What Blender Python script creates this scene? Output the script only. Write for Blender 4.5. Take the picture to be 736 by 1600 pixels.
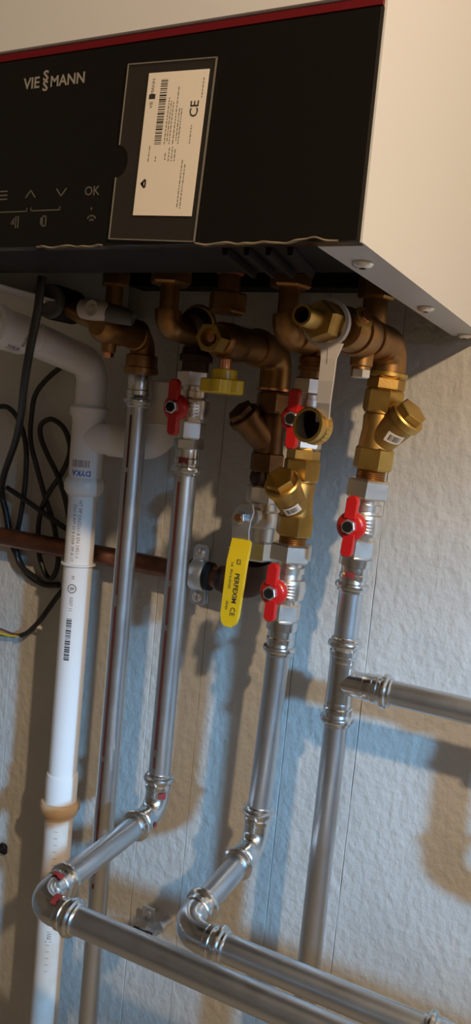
import bpy, math, random
from mathutils import Vector as V, Matrix
random.seed(7)
for o in list(bpy.data.objects): bpy.data.objects.remove(o)
S = bpy.context.scene
C = S.collection
PI = math.pi
# ------------------------------------------------------------------ camera
CAM = V((0.1512, -0.7793, -0.1037)); YAW, PITCH, ROLL, FPX = 0.4636, 0.1013, 0.0943, 1277.44
FW = V((-math.sin(YAW)*math.cos(PITCH), math.cos(YAW)*math.cos(PITCH), -math.sin(PITCH)))
R0 = FW.cross(V((0, 0, 1))).normalized(); U0 = R0.cross(FW)
RT = R0*math.cos(ROLL) + U0*math.sin(ROLL); UP = U0*math.cos(ROLL) - R0*math.sin(ROLL)
cd = bpy.data.cameras.new('camera'); cam = bpy.data.objects.new('camera', cd); C.objects.link(cam)
cam.matrix_world = Matrix(((RT.x, UP.x, -FW.x, CAM.x), (RT.y, UP.y, -FW.y, CAM.y), (RT.z, UP.z, -FW.z, CAM.z), (0, 0, 0, 1)))
cd.sensor_fit = 'VERTICAL'; cd.sensor_height = 24.0; cd.lens = FPX*24.0/1600.0; cd.clip_start = 0.01
S.camera = cam
# ------------------------------------------------------------------ world, lights, exposure
W = bpy.data.worlds.new('world'); S.world = W; W.use_nodes = True
W.node_tree.nodes['Background'].inputs[0].default_value = (0.55, 0.7, 1.0, 1)
W.node_tree.nodes['Background'].inputs[1].default_value = 3.5
def lamp(name, kind, loc, power, color, size, target=None):
    l = bpy.data.lights.new(name, kind); l.energy = power; l.color = color
    if kind == 'AREA': l.shape = 'DISK'; l.size = size; l.spread = math.radians(60)
    else: l.shadow_soft_size = size
    o = bpy.data.objects.new(name, l); C.objects.link(o); o.location = loc
    if target is not None: o.rotation_euler = (V(target) - V(loc)).to_track_quat('-Z', 'Y').to_euler()
    return o
lamp('work_lamp_light', 'POINT', (0.74, -0.95, 0.46), 47, (1.0, 0.73, 0.46), 0.02)
lamp('daylight', 'AREA', (3.0, -2.12, 0.72), 18.5, (0.22, 0.54, 0.92), 0.20, (-0.1, 0, -0.4))
S.view_settings.view_transform = 'Standard'; S.view_settings.look = 'None'
S.view_settings.gamma = 1.0; S.view_settings.use_curve_mapping = False
S.view_settings.exposure = 0.0
# ------------------------------------------------------------------ helpers
def un(px, py, x=None, y=None, z=None):
    d = RT*((px-368)/FPX) + UP*((800-py)/FPX) + FW
    t = (x-CAM.x)/d.x if x is not None else ((y-CAM.y)/d.y if y is not None else (z-CAM.z)/d.z)
    return CAM + d*t
def mat(name, col, rough=0.5, metal=0.0, coat=0.0, noise=None, bump=None, col2=None, spec=0.5, rnoise=None, alpha=None):
    m = bpy.data.materials.new(name); m.use_nodes = True
    nt = m.node_tree; b = nt.nodes['Principled BSDF']
    b.inputs['Base Color'].default_value = (*col, 1); b.inputs['Roughness'].default_value = rough
    b.inputs['Metallic'].default_value = metal; b.inputs['Coat Weight'].default_value = coat
    b.inputs['Specular IOR Level'].default_value = spec
    if alpha is not None: b.inputs['Alpha'].default_value = alpha
    tc = nt.nodes.new('ShaderNodeTexCoord')
    def nz(scale, stretch=(1, 1, 1), detail=5):
        mp = nt.nodes.new('ShaderNodeMapping'); mp.inputs['Scale'].default_value = stretch
        nt.links.new(tc.outputs['Object'], mp.inputs['Vector'])
        n = nt.nodes.new('ShaderNodeTexNoise'); n.inputs['Scale'].default_value = scale; n.inputs['Detail'].default_value = detail
        nt.links.new(mp.outputs[0], n.inputs['Vector']); return n
    if noise:
        n = nz(noise[0], noise[1] if len(noise) > 1 else (1, 1, 1))
        r = nt.nodes.new('ShaderNodeValToRGB'); r.color_ramp.elements[0].position = 0.35; r.color_ramp.elements[1].position = 0.68
        r.color_ramp.elements[0].color = (*col, 1); r.color_ramp.elements[1].color = (*(col2 or col), 1)
        nt.links.new(n.outputs['Fac'], r.inputs[0]); nt.links.new(r.outputs[0], b.inputs['Base Color'])
    if rnoise:
        n = nz(rnoise[0]); mr = nt.nodes.new('ShaderNodeMapRange')
        mr.inputs['To Min'].default_value = rnoise[1]; mr.inputs['To Max'].default_value = rnoise[2]
        nt.links.new(n.outputs['Fac'], mr.inputs['Value']); nt.links.new(mr.outputs[0], b.inputs['Roughness'])
    if bump:
        n = nz(bump[0], bump[3] if len(bump) > 3 else (1, 1, 1), 6); bp = nt.nodes.new('ShaderNodeBump')
        bp.inputs['Strength'].default_value = bump[1]; bp.inputs['Distance'].default_value = bump[2]
        nt.links.new(n.outputs['Fac'], bp.inputs['Height']); nt.links.new(bp.outputs[0], b.inputs['Normal'])
    return m
M = dict(
    wall=mat('painted_board', (0.58, 0.57, 0.535), 0.75, noise=(14,), col2=(0.51, 0.505, 0.475), bump=(100, 0.62, 0.004, (1, 1, 0.8))),
    room=mat('plain_plaster', (0.26, 0.25, 0.235), 0.9, noise=(3,), col2=(0.23, 0.222, 0.21)),
    concrete=mat('concrete', (0.45, 0.42, 0.38), 0.9, noise=(6,), col2=(0.51, 0.475, 0.43)),
    gap=mat('joint', (0.22, 0.21, 0.20), 0.9),
    lacquer=mat('white_lacquer', (0.66, 0.675, 0.70), 0.38, bump=(900, 0.04, 0.0005)),
    black_glass=mat('black_glass', (0.008, 0.0075, 0.007), 0.22, spec=0.35),
    black_plastic=mat('black_plastic', (0.009, 0.009, 0.009), 0.55, noise=(30,), col2=(0.014, 0.013, 0.013), spec=0.2),
    chassis=mat('dark_chassis', (0.05, 0.047, 0.045), 0.5),
    red_trim=mat('red_trim', (0.13, 0.008, 0.012), 0.5, spec=0.2),
    print_white=mat('grey_print', (0.27, 0.25, 0.225), 0.6),
    print_dim=mat('dim_print', (0.11, 0.105, 0.095), 0.6),
    ink=mat('black_ink', (0.03, 0.03, 0.03), 0.7),
    ink_soft=mat('faded_ink', (0.22, 0.19, 0.16), 0.7),
    ink_blue=mat('blue_ink', (0.03, 0.16, 0.60), 0.6),
    ink_red=mat('red_ink', (0.25, 0.03, 0.03), 0.5),
    ink_violet=mat('violet_ink', (0.10, 0.08, 0.35), 0.6),
    paper=mat('label_paper', (0.80, 0.74, 0.66), 0.6),
    clear=mat('clear_plastic', (0.12, 0.11, 0.10), 0.15, alpha=0.12, spec=0.3),
    rim=mat('clear_rim', (0.30, 0.28, 0.25), 0.25, alpha=0.5),
    film=mat('foil_edge', (0.35, 0.28, 0.20), 0.2, alpha=0.7),
    steel=mat('galvanised_steel', (0.64, 0.68, 0.72), 0.3, 1.0, noise=(9, (1, 1, 0.3)), col2=(0.57, 0.61, 0.65), rnoise=(60, 0.27, 0.40)),
    press=mat('press_fitting', (0.70, 0.74, 0.77), 0.2, 1.0, rnoise=(90, 0.15, 0.30), bump=(160, 0.08, 0.001)),
    nickel=mat('nickel', (0.78, 0.74, 0.69), 0.3, 1.0, rnoise=(120, 0.24, 0.42), bump=(220, 0.05, 0.001)),
    zinc=mat('zinc_plate', (0.74, 0.78, 0.82), 0.35, 1.0, rnoise=(80, 0.30, 0.5)),
    brass=mat('yellow_brass', (0.62, 0.42, 0.13), 0.3, 1.0, noise=(40,), col2=(0.50, 0.32, 0.09), rnoise=(90, 0.28, 0.48), bump=(350, 0.10, 0.0006)),
    castbrass=mat('cast_brass', (0.52, 0.33, 0.10), 0.48, 1.0, noise=(60,), col2=(0.42, 0.26, 0.08), bump=(700, 0.22, 0.0006)),
    bronze=mat('brown_bronze', (0.40, 0.23, 0.09), 0.36, 1.0, noise=(35,), col2=(0.28, 0.14, 0.05), rnoise=(70, 0.28, 0.5), bump=(400, 0.12, 0.0006)),
    copper=mat('copper', (0.38, 0.175, 0.115), 0.36, 1.0, noise=(45, (0.5, 1, 1)), col2=(0.16, 0.08, 0.055), rnoise=(40, 0.2, 0.42)),
    ink_line=mat('dark_red_print', (0.10, 0.022, 0.018), 0.5),
    gasbronze=mat('dark_gas_bronze', (0.24, 0.13, 0.06), 0.4, 1.0, noise=(35,), col2=(0.15, 0.08, 0.04), rnoise=(70, 0.3, 0.5), bump=(400, 0.12, 0.0006)),
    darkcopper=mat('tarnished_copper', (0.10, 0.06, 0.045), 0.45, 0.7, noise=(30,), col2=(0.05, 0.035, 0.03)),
    copper_ring=mat('copper_ring', (0.75, 0.36, 0.20), 0.25, 1.0),
    red=mat('red_coating', (0.55, 0.012, 0.012), 0.3, coat=0.3, bump=(260, 0.12, 0.001)),
    yellow=mat('yellow_coating', (0.80, 0.55, 0.015), 0.32, coat=0.2),
    yellow_knob=mat('yellow_plastic', (0.85, 0.60, 0.012), 0.28, coat=0.3),
    pvc=mat('white_pvc', (0.86, 0.85, 0.84), 0.28, spec=0.5, noise=(5,), col2=(0.83, 0.82, 0.81)),
    pvc_old=mat('scuffed_white_pvc', (0.80, 0.77, 0.73), 0.4, noise=(22, (1, 1, 0.6)), col2=(0.66, 0.53, 0.40)),
    beige=mat('beige_rubber', (0.62, 0.44, 0.27), 0.45),
    rubber=mat('black_rubber', (0.012, 0.011, 0.010), 0.6),
    cable=mat('black_cable', (0.014, 0.013, 0.012), 0.42),
    strap=mat('grey_plastic', (0.52, 0.49, 0.47), 0.4),
    whiteknob=mat('offwhite_plastic', (0.55, 0.50, 0.46), 0.4),
    greyplastic=mat('dark_grey_plastic', (0.10, 0.10, 0.10), 0.45),
    bore_shade=mat('painted_bore_shade', (0.012, 0.010, 0.008), 0.8, spec=0.2),  # near-black colour stands in for the shade inside hollow parts
    wire_y=mat('yellow_wire', (0.70, 0.60, 0.02), 0.4), wire_b=mat('blue_wire', (0.05, 0.12, 0.45), 0.4),
    wire_n=mat('brown_wire', (0.16, 0.06, 0.03), 0.4), pinkring=mat('red_seal', (0.42, 0.10, 0.07), 0.5),
)
ROOT = {}
def thing(name, label, cat, loc, group=None):
    o = bpy.data.objects.new(name, None); o.empty_display_size = 0.02; C.objects.link(o); o.location = loc
    o['label'] = label; o['category'] = cat
    if group: o['group'] = group
    ROOT[o] = V(loc); return o
def frame(a, ref=None):
    a = V(a).normalized(); ref = V(ref) if ref is not None else (V((0, -1, 0)) if abs(a.y) < 0.9 else V((0, 0, 1)))
    u = (ref - a*ref.dot(a)).normalized(); return a, u, a.cross(u)
class MB:
    def __init__(s): s.v = []; s.f = []
    def lathe(s, o, a, prof, seg=32, cap=True, ref=None, phase=0.0):
        o = V(o); a, u, w = frame(a, ref); b = len(s.v)
        for (t, r) in prof:
            for k in range(seg):
                th = 2*PI*(k/seg) + phase
                s.v.append(o + a*t + (u*math.cos(th) + w*math.sin(th))*r)
        for i in range(len(prof)-1):
            for k in range(seg):
                k2 = (k+1) % seg
                s.f.append((b+i*seg+k, b+i*seg+k2, b+(i+1)*seg+k2, b+(i+1)*seg+k))
        if cap:
            s.f.append(tuple(b+k for k in reversed(range(seg)))); e = b+(len(prof)-1)*seg
            s.f.append(tuple(e+k for k in range(seg)))
        return s
    def hexn(s, o, a, t0, t1, af, ref=None, phase=0.0):      # hexagon nut with chamfered corners; af = across flats
        r = af/2/math.cos(PI/6); c = (t1-t0)*0.10
        return s.lathe(o, a, [(t0, r*0.90), (t0+c, r), (t1-c, r), (t1, r*0.90)], 6, True, ref, phase)
    def tube(s, path, r, seg=24, cap=True):
        path = [V(p) for p in path]; n = len(path); b = len(s.v)
        rr = r if isinstance(r, (list, tuple)) else [r]*n
        t = (path[1]-path[0]).normalized(); _, u, w = frame(t)
        for i, p in enumerate(path):
            t2 = (path[min(i+1, n-1)] - path[max(i-1, 0)]).normalized()
            u = (u - t2*u.dot(t2)).normalized(); w = t2.cross(u)
            for k in range(seg):
                th = 2*PI*k/seg; s.v.append(p + (u*math.cos(th) + w*math.sin(th))*rr[i])
        for i in range(n-1):
            for k in range(seg):
                k2 = (k+1) % seg; s.f.append((b+i*seg+k, b+i*seg+k2, b+(i+1)*seg+k2, b+(i+1)*seg+k))
        if cap:
            s.f.append(tuple(b+k for k in reversed(range(seg)))); e = b+(n-1)*seg; s.f.append(tuple(e+k for k in range(seg)))
        return s
    def box(s, lo, hi):
        b = len(s.v); lo = V(lo); hi = V(hi)
        for z in (lo.z, hi.z):
            for (x, y) in ((lo.x, lo.y), (hi.x, lo.y), (hi.x, hi.y), (lo.x, hi.y)): s.v.append(V((x, y, z)))
        s.f += [tuple(b+i for i in q) for q in ((3, 2, 1, 0), (4, 5, 6, 7), (0, 1, 5, 4), (1, 2, 6, 5), (2, 3, 7, 6), (3, 0, 4, 7))]
        return s
    def ext(s, poly, o, ux, uy, th, inset=0.0):               # polygon (x,y) in plane o,ux,uy extruded th along ux x uy
        o = V(o); ux = V(ux).normalized(); uy = V(uy).normalized(); n = ux.cross(uy); b = len(s.v); m = len(poly)
        cx = sum(p[0] for p in poly)/m; cy = sum(p[1] for p in poly)/m
        rings = [(0, 0.0), (th, 0.0)] if not inset else [(0, inset), (th*0.2, 0), (th*0.8, 0), (th, inset)]
        for (h, ins) in rings:
            for (x, y) in poly:
                d = math.hypot(x-cx, y-cy) or 1; k = (d-ins)/d
                s.v.append(o + ux*(cx+(x-cx)*k) + uy*(cy+(y-cy)*k) + n*h)
        for i in range(len(rings)-1):
            for k in range(m):
                k2 = (k+1) % m; s.f.append((b+i*m+k, b+i*m+k2, b+(i+1)*m+k2, b+(i+1)*m+k))
        s.f.append(tuple(b+k for k in reversed(range(m)))); e = b+(len(rings)-1)*m; s.f.append(tuple(e+k for k in range(m)))
        return s
    def raw(s, vs, fs):
        b = len(s.v); s.v += [V(p) for p in vs]; s.f += [tuple(b+i for i in f) for f in fs]; return s
    def build(s, name, m, parent=None, smooth=True, label=None, kind=None, ang=38):
        off = V((0, 0, 0)); p = parent
        if p is not None:
            while p is not None:
                if p in ROOT: off = ROOT[p]
                p = p.parent
        me = bpy.data.meshes.new(name); me.from_pydata([tuple(q-off) for q in s.v], [], s.f); me.validate()
        if smooth:
            me.polygons.foreach_set('use_smooth', [True]*len(me.polygons)); me.set_sharp_from_angle(angle=math.radians(ang))
        me.materials.append(M[m]); me.update()
        o = bpy.data.objects.new(name, me); C.objects.link(o)
        if parent is not None: o.parent = parent
        if label: o['label'] = label
        if kind: o['kind'] = kind
        return o
def fillet(pts, rad, n=10):
    pts = [V(p) for p in pts]; out = [pts[0]]
    for i in range(1, len(pts)-1):
        a = (pts[i-1]-pts[i]).normalized(); b = (pts[i+1]-pts[i]).normalized()
        half = math.acos(max(-1, min(1, a.dot(b))))/2
        if half > PI/2-0.02: out.append(pts[i]); continue
        t = rad/math.tan(half); c = pts[i] + (a+b).normalized()*(rad/math.sin(half))
        p0 = pts[i]+a*t; p1 = pts[i]+b*t; v0 = p0-c; v1 = p1-c; om = v0.angle(v1)
        for k in range(n+1):
            f = k/n; out.append(c + v0*(math.sin((1-f)*om)/math.sin(om)) + v1*(math.sin(f*om)/math.sin(om)))
    out.append(pts[-1]); return out
def spline(pts, n=8):
    pts = [V(p) for p in pts]; out = []
    for i in range(len(pts)-1):
        p0 = pts[max(i-1, 0)]; p1 = pts[i]; p2 = pts[i+1]; p3 = pts[min(i+2, len(pts)-1)]
        for k in range(n):
            t = k/n; out.append(0.5*((2*p1) + (p2-p0)*t + (2*p0-5*p1+4*p2-p3)*t*t + (3*p1-p0-3*p2+p3)*t**3))
    out.append(pts[-1]); return out
def textmesh(txt, size, bold=0.0):
    c = bpy.data.curves.new('t', 'FONT'); c.body = txt; c.size = size; c.resolution_u = 2; c.offset = bold*size
    c.align_x = 'CENTER'; c.align_y = 'CENTER'
    o = bpy.data.objects.new('t', c); C.objects.link(o)
    dg = bpy.context.evaluated_depsgraph_get(); e = o.evaluated_get(dg); me = e.to_mesh()
    vs = [(v.co.x, v.co.y) for v in me.vertices]; fs = [tuple(p.vertices) for p in me.polygons]
    e.to_mesh_clear(); bpy.data.objects.remove(o); bpy.data.curves.remove(c); return vs, fs
def rects(rs):
    vs = []; fs = []
    for (x0, y0, x1, y1) in rs:
        nx = max(1, int(abs(x1-x0)/0.0012)); ny = max(1, int(abs(y1-y0)/0.0012)) if abs(y1-y0) < 0.02 else 1
        b = len(vs)
        for j in range(ny+1):
            for i in range(nx+1): vs.append((x0+(x1-x0)*i/nx, y0+(y1-y0)*j/ny))
        for j in range(ny):
            for i in range(nx): k = b+j*(nx+1)+i; fs.append((k, k+1, k+nx+2, k+nx+1))
    return vs, fs
def bars(w, h, n, seed):
    rg = random.Random(seed); rs = []; x = -w/2; u = w/(n*2.1)
    while x < w/2:
        a = u*rg.choice((0.7, 1.2, 1.9)); rs.append((x, -h/2, min(x+a, w/2), h/2)); x += a + u*rg.choice((0.7, 1.0, 1.5))
    return rects(rs)
def strokes(lines, w):
    vs = []; fs = []
    for ln in lines:
        for (a, b) in zip(ln[:-1], ln[1:]):
            dx, dy = b[0]-a[0], b[1]-a[1]; l = math.hypot(dx, dy); nx, ny = -dy/l*w/2, dx/l*w/2; ex, ey = dx/l*w/3, dy/l*w/3
            k = len(vs); vs += [(a[0]-ex+nx, a[1]-ey+ny), (a[0]-ex-nx, a[1]-ey-ny), (b[0]+ex-nx, b[1]+ey-ny), (b[0]+ex+nx, b[1]+ey+ny)]; fs.append((k, k+1, k+2, k+3))
    return vs, fs
def flat(mb, tm, o, ux, uy):
    o = V(o); ux = V(ux).normalized(); uy = V(uy).normalized(); mb.raw([o+ux*x+uy*y for (x, y) in tm[0]], tm[1]); return mb
def wrap(mb, tm, o, axis, facing, r, rot=0.0):                # print wrapped on a cylinder; x of the print runs around, y along axis
    o = V(o); a, u, w = frame(axis, facing); cr, sr = math.cos(rot), math.sin(rot); vs = []
    r = r + 0.0002
    for (x, y) in tm[0]:
        X = x*cr - y*sr; Y = x*sr + y*cr; th = X/r
        vs.append(o + a*Y + (u*math.cos(th) + w*math.sin(th))*r)
    mb.raw(vs, tm[1]); return mb
def struct(name, mb, m): o = mb.build(name, m, None, smooth=False, kind='structure'); return o

# ================================================================== the room
struct('floor', MB().box((-1.7, -2.7, -1.50), (1.8, 0.06, -1.45)), 'concrete')
struct('ceiling', MB().box((-1.7, -2.7, 1.05), (1.8, 0.06, 1.10)), 'room')
struct('wall_left', MB().box((-1.7, -2.6, -1.45), (-1.6, 0.06, 1.05)), 'room')
struct('wall_front', MB().box((-1.7, -2.7, -1.45), (1.8, -2.6, 1.05)), 'room')
WY0, WY1, WZ0, WZ1 = -1.95, -0.80, 0.08, 0.36  # unseen opening, top and sill heights shaped to cut the daylight
wr = MB(); wr.box((1.7, -2.6, -1.45), (1.8, WY0, 1.05)); wr.box((1.7, WY1, -1.45), (1.8, 0.06, 1.05))
wr.box((1.7, WY0, -1.45), (1.8, WY1, WZ0)); wr.box((1.7, WY0, WZ1), (1.8, WY1, 1.05)); struct('wall_right', wr, 'room')
wf = MB(); t = 0.04
wf.box((1.73, WY0, WZ0), (1.78, WY0+t, WZ1)); wf.box((1.73, WY1-t, WZ0), (1.78, WY1, WZ1))
wf.box((1.73, WY0+t, WZ0), (1.78, WY1-t, WZ0+t)); struct('window_1', wf, 'lacquer')
wb = struct('wall_back', MB().box((-1.7, 0.005, -1.45), (1.8, 0.06, 1.05)), 'gap')
seams = [-1.6, -1.46, -1.33, -1.21, -1.08, -0.96, -0.85, -0.74, -0.64, -0.535, -0.43, -0.327, -0.262, -0.1555, -0.0775, 0.125, 0.24, 0.36, 0.50, 0.65, 0.80, 0.96, 1.12, 1.30, 1.50, 1.70]
for a, b in zip(seams[:-1], seams[1:]):
    rg = random.Random(int(a*1000)); vs = []; n = 120; g = 0.00022
    # slightly ragged painted board edges
    L = [(a+g+rg.uniform(-0.00018, 0.0003), z) for z in [-1.45+2.5*k/n for k in range(n+1)]]
    Rr = [(b-g+rg.uniform(-0.0003, 0.00018), z) for z in [-1.45+2.5*k/n for k in range(n+1)]]
    dy = rg.uniform(-0.0004, 0.0004); m_ = MB()
    for (x, z) in L: m_.v += [V((x, 0.005, z)), V((x, 0.0004+dy, z)), V((x+0.0004, dy, z))]
    for (x, z) in Rr: m_.v += [V((x, 0.005, z)), V((x, 0.0004+dy, z)), V((x-0.0004, dy, z))]
    o_ = 3*(n+1)
    for k in range(n):
        i, j = 3*k, 3*(k+1)
        m_.f += [(i+1, i, j, j+1), (i+2, i+1, j+1, j+2), (o_+i, o_+i+1, o_+j+1, o_+j), (o_+i+1, o_+i+2, o_+j+2, o_+j+1), (i+2, j+2, o_+j+2, o_+i+2)]
    m_.build('board', 'wall', wb, smooth=False)

# ================================================================== the boiler
bo = thing('boiler', 'white wall-hung gas boiler with a black control panel along its lower front', 'boiler', (-0.2, -0.18, 0.0))
H = 0.70; tk = 0.0015
MB().box((-tk, -0.358, 0), (0, 0, H)).build('side_panel', 'lacquer', bo, smooth=False)
MB().box((-0.4, -0.358, 0), (-0.4+tk, 0, H)).build('side_panel', 'lacquer', bo, smooth=False)
MB().box((-0.4+tk, -0.35, H-tk), (-tk, 0, H)).build('top_panel', 'lacquer', bo, smooth=False)
MB().box((-0.4+tk, -0.002, 0.058), (-tk, 0, H-tk)).build('back_panel', 'chassis', bo, smooth=False)
fc = MB().ext([(-0.4, 0.1235), (0.0, 0.1235), (0.0, H), (-0.4, H)], (0, -0.356, 0), (1, 0, 0), (0, 0, 1), 0.006, 0.0008)
fc.build('front_cover', 'lacquer', bo, smooth=False)
MB().box((-0.4, -0.3612, 0.1182), (-0.0015, -0.352, 0.1222)).build('trim_strip', 'red_trim', bo, smooth=False, label='thin dark red strip above the control panel')
cp = MB().ext([(-0.4, 0.0), (-0.0012, 0.0), (-0.0012, 0.118), (-0.4, 0.118)], (0, -0.350, 0), (1, 0, 0), (0, 0, 1), 0.0105, 0.0012).build('control_panel', 'black_glass', bo, smooth=False, label='glossy black control panel with touch symbols')
PY = -0.36062
X3 = (1, 0, 0); Z3 = (0, 0, 1)
# company lettering: VIE, a stacked double S, MANN
lg = MB()
flat(lg, textmesh('VIE', 0.0096, 0.022), (-0.2318, PY, 0.1022), X3, Z3)
flat(lg, textmesh('MANN', 0.0092, 0.022), (-0.2030, PY, 0.1016), X3, Z3)
for dz in (0.0031, -0.0031):
    vs, fs = textmesh('S', 0.0086, 0.03); flat(lg, ([(x*1.15, y) for x, y in vs], fs), (-0.2205, PY, 0.1026+dz), X3, Z3)
lg.build('lettering', 'print_white', cp, smooth=False)
ic = MB()
def icon(lines, x, z, w=0.0009): flat(ic, strokes(lines, w), (x, PY, z), X3, Z3)
icon([[(-0.003, d), (0.003, d)] for d in (-0.0025, 0, 0.0025)], -0.2495, 0.0337)
icon([[(-0.0038, -0.002), (0, 0.0025), (0.0038, -0.002)]], -0.2267, 0.0335)
icon([[(-0.0038, 0.0025), (0, -0.002), (0.0038, 0.0025)]], -0.2017, 0.0333)
flat(ic, textmesh('OK', 0.0078, 0.01), (-0.1777, PY, 0.0332), X3, Z3)
icon([[(-0.274, 0.0252), (-0.274, 0.0231), (-0.2290, 0.0228), (-0.2290, 0.0248)]], 0, 0, 0.0007)
icon([[(-0.2255, 0.0250), (-0.2255, 0.0230), (-0.2020, 0.0229), (-0.2020, 0.0249)]], 0, 0, 0.0007)
icon([[(0.001, -0.0035), (0.001, 0.0035)], [(0.003, -0.0035), (0.003, 0.0035)], [(-0.003, -0.001), (0.001, -0.001)], [(-0.003, -0.001), (-0.0005, 0.0022)], [(-0.001, -0.001), (-0.001, 0.001)]], -0.2387, 0.0162)
icon([[(-0.002, -0.002), (-0.002, 0.002)], [(-0.0008, -0.003), (-0.0008, 0.003), (0.002, 0.003), (0.002, -0.003), (-0.0008, -0.003)]], -0.2147, 0.0163)
icon([[(-0.0030, 0.0005), (-0.0015, 0.0020), (0.0015, 0.0020), (0.0030, 0.0005)], [(-0.0012, -0.0008), (0, 0.0002), (0.0012, -0.0008)]], -0.1766, 0.0164)
icon([[(0, -0.0004), (0, 0.0006)]], -0.1772, 0.0226)
ic.build('touch_symbols', 'print_dim', cp, smooth=False)
# wavy protective foil edge along the bottom of the panel
for (x0, x1, sd) in ((-0.2185, -0.165, 3), (-0.1, -0.012, 5)):
    rg = random.Random(sd); f_ = MB(); n = 46; vs = []; fs = []
    ph = [rg.uniform(0, 6) for _ in range(4)]
    for k in range(n+1):
        x = x0+(x1-x0)*k/n
        z = 0.0004+0.0004*math.sin(x*260+ph[0])+0.0002*math.sin(x*600+ph[1]); y = -0.3618-0.0008*math.sin(x*420+ph[2])
        if sd == 5: z += 0.0022*math.exp(-((x+0.026)/0.008)**2)
        vs += [(x, y, z), (x, y-0.0004, z-0.0007), (x, -0.3602, z-0.0010)]
        if k: i = 3*(k-1); fs += [(i, i+3, i+4, i+1), (i+1, i+4, i+5, i+2)]
    f_.raw(vs, fs).build('foil_edge', 'film', cp)
for sx in (-1, 1):
    x0, x1 = (-0.0285, -tk) if sx > 0 else (-0.4+tk, -0.3715)
    fl = MB().box((x0, -0.350, 0), (x1, -0.008, 0.0015)); fl.box((x0, -0.350, 0.0015), (x0+0.0012, -0.008, 0.012))
    flo = fl.build('bottom_flange', 'lacquer', bo, smooth=False)
    for y in (-0.311, -0.1605, -0.0183):
        c_ = ((x0+x1)/2, y, 0.0)
        sc = MB().lathe(c_, (0, 0, -1), [(0, 0.0062), (0.001, 0.0066), (0.0024, 0.0058), (0.0034, 0.0040), (0.0037, 0.0)], 24)
        so = sc.build('screw', 'nickel', flo)
        MB().lathe(V(c_)+V((0, 0, -0.00345)), (0, 0, -1), [(0, 0.0022), (0.0004, 0.0020)], 6).build('screw_socket', 'bore_shade', flo)  # flat dark disc in place of a shaded recess
MB().box((-0.3715, -0.335, 0.056), (-0.0285, -0.002, 0.060)).build('base_plate', 'chassis', bo, smooth=False)
MB().box((-0.375, -0.034, 0.038), (-0.03, -0.006, 0.0555)).build('cross_bar', 'black_plastic', bo, smooth=False)
hs = MB().box((-0.372, -0.345, 0.010), (-0.030, -0.235, 0.055)); hs.build('electronics_housing', 'black_plastic', bo, smooth=False)
rb = MB()
for k in range(4):
    p0 = un(352+34*k, 386, z=0.0095); p1 = un(398+30*k, 424, z=0.0095); d_ = (p1-p0).normalized(); q_ = V((-d_.y, d_.x, 0))*0.0022
    rb.raw([p0+q_, p0-q_, p1-q_, p1+q_]+[p + V((0, 0, -0.005)) for p in (p0+q_*.6, p0-q_*.6, p1-q_*.6, p1+q_*.6)], [(0, 1, 5, 4), (1, 2, 6, 5), (2, 3, 7, 6), (3, 0, 4, 7), (7, 6, 5, 4)])
rb.build('housing_ribs', 'black_plastic', bo, smooth=False)
MB().box((-0.372, -0.234, 0.028), (-0.030, -0.185, 0.055)).build('cable_tray', 'black_plastic', bo, smooth=False)
MB().box((-0.238, -0.192, 0.0262), (-0.187, -0.1862, 0.028)).build('support_rail', 'zinc', bo, smooth=False)
MB().box((-0.303, -0.192, 0.0262), (-0.286, -0.1862, 0.028)).build('support_rail', 'zinc', bo, smooth=False)

# clear sleeve with the paper label, hung on the panel
sl = thing('label_sleeve', 'clear plastic sleeve with a printed paper label on the black control panel', 'label holder', (-0.128, -0.3625, 0.002))
rt = math.radians(-2.6)
UX = V((math.cos(rt), 0, math.sin(rt))); UY = V((-math.sin(rt), 0, math.cos(rt)))
SO = V((-0.1612, -0.3614, 0.0035)); SW, SH = 0.0612, 0.1020
notch = [(0.0075*math.cos(a), 0.046+0.0095*math.sin(a)) for a in [PI/2 - PI*k/14 for k in range(15)]]
poly = [(0, 0), (SW, 0), (SW, SH), (0, SH)] + [(max(0, x), y) for x, y in notch]
MB().ext(poly, SO, UX, UY, 0.0006).build('front_sheet', 'clear', sl, smooth=False, label='clear front with a thumb notch')
rim = MB()
for pl in ([(SW-0.0009, 0), (SW, 0), (SW, SH), (SW-0.0009, SH)], [(0, SH-0.0007), (SW, SH-0.0007), (SW, SH), (0, SH)], [(0, 0), (SW, 0), (SW, 0.0006), (0, 0.0006)], [(0, 0), (0.0006, 0), (0.0006, 0.0365), (0, 0.0365)], [(0, 0.0555), (0.0006, 0.0555), (0.0006, SH), (0, SH)]):
    rim.ext(pl, SO+V((0, -0.0006, 0)), UX, UY, 0.0006)
rim.build('rim', 'rim', sl, smooth=False)
PO = SO + UX*0.0160 + UY*0.0145; PW, PH = 0.0410, 0.0812
pp = MB().ext([(0, 0), (PW, 0), (PW, PH), (0, PH)], PO+V((0, -0.0007, 0)), UX, UY, 0.0003).build('paper_label', 'paper', sl, smooth=False)
TX = UY; TY = -UX                                             # print runs up the label
def lab(mb, tm, u, v): flat(mb, tm, PO + V((0, -0.00105, 0)) + UX*(u*PW) + UY*(v*PH), TX, TY)
k1 = MB(); lab(k1, textmesh('VIE', 0.0030), 0.10, 0.778); lab(k1, textmesh('MANN', 0.0030), 0.10, 0.905); lab(k1, rects([(-0.0014, -0.0022, 0.0014, 0.0022)]), 0.10, 0.835)
k4 = MB(); lab(k4, textmesh('CE', 0.0078, 0.015), 0.835, 0.735); k4.build('certification_mark', 'ink', pp, smooth=False)
k1.build('lettering', 'ink', pp, smooth=False)
k2 = MB(); lab(k2, bars(0.0365, 0.0048, 34, 4), 0.285, 0.725)
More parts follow.
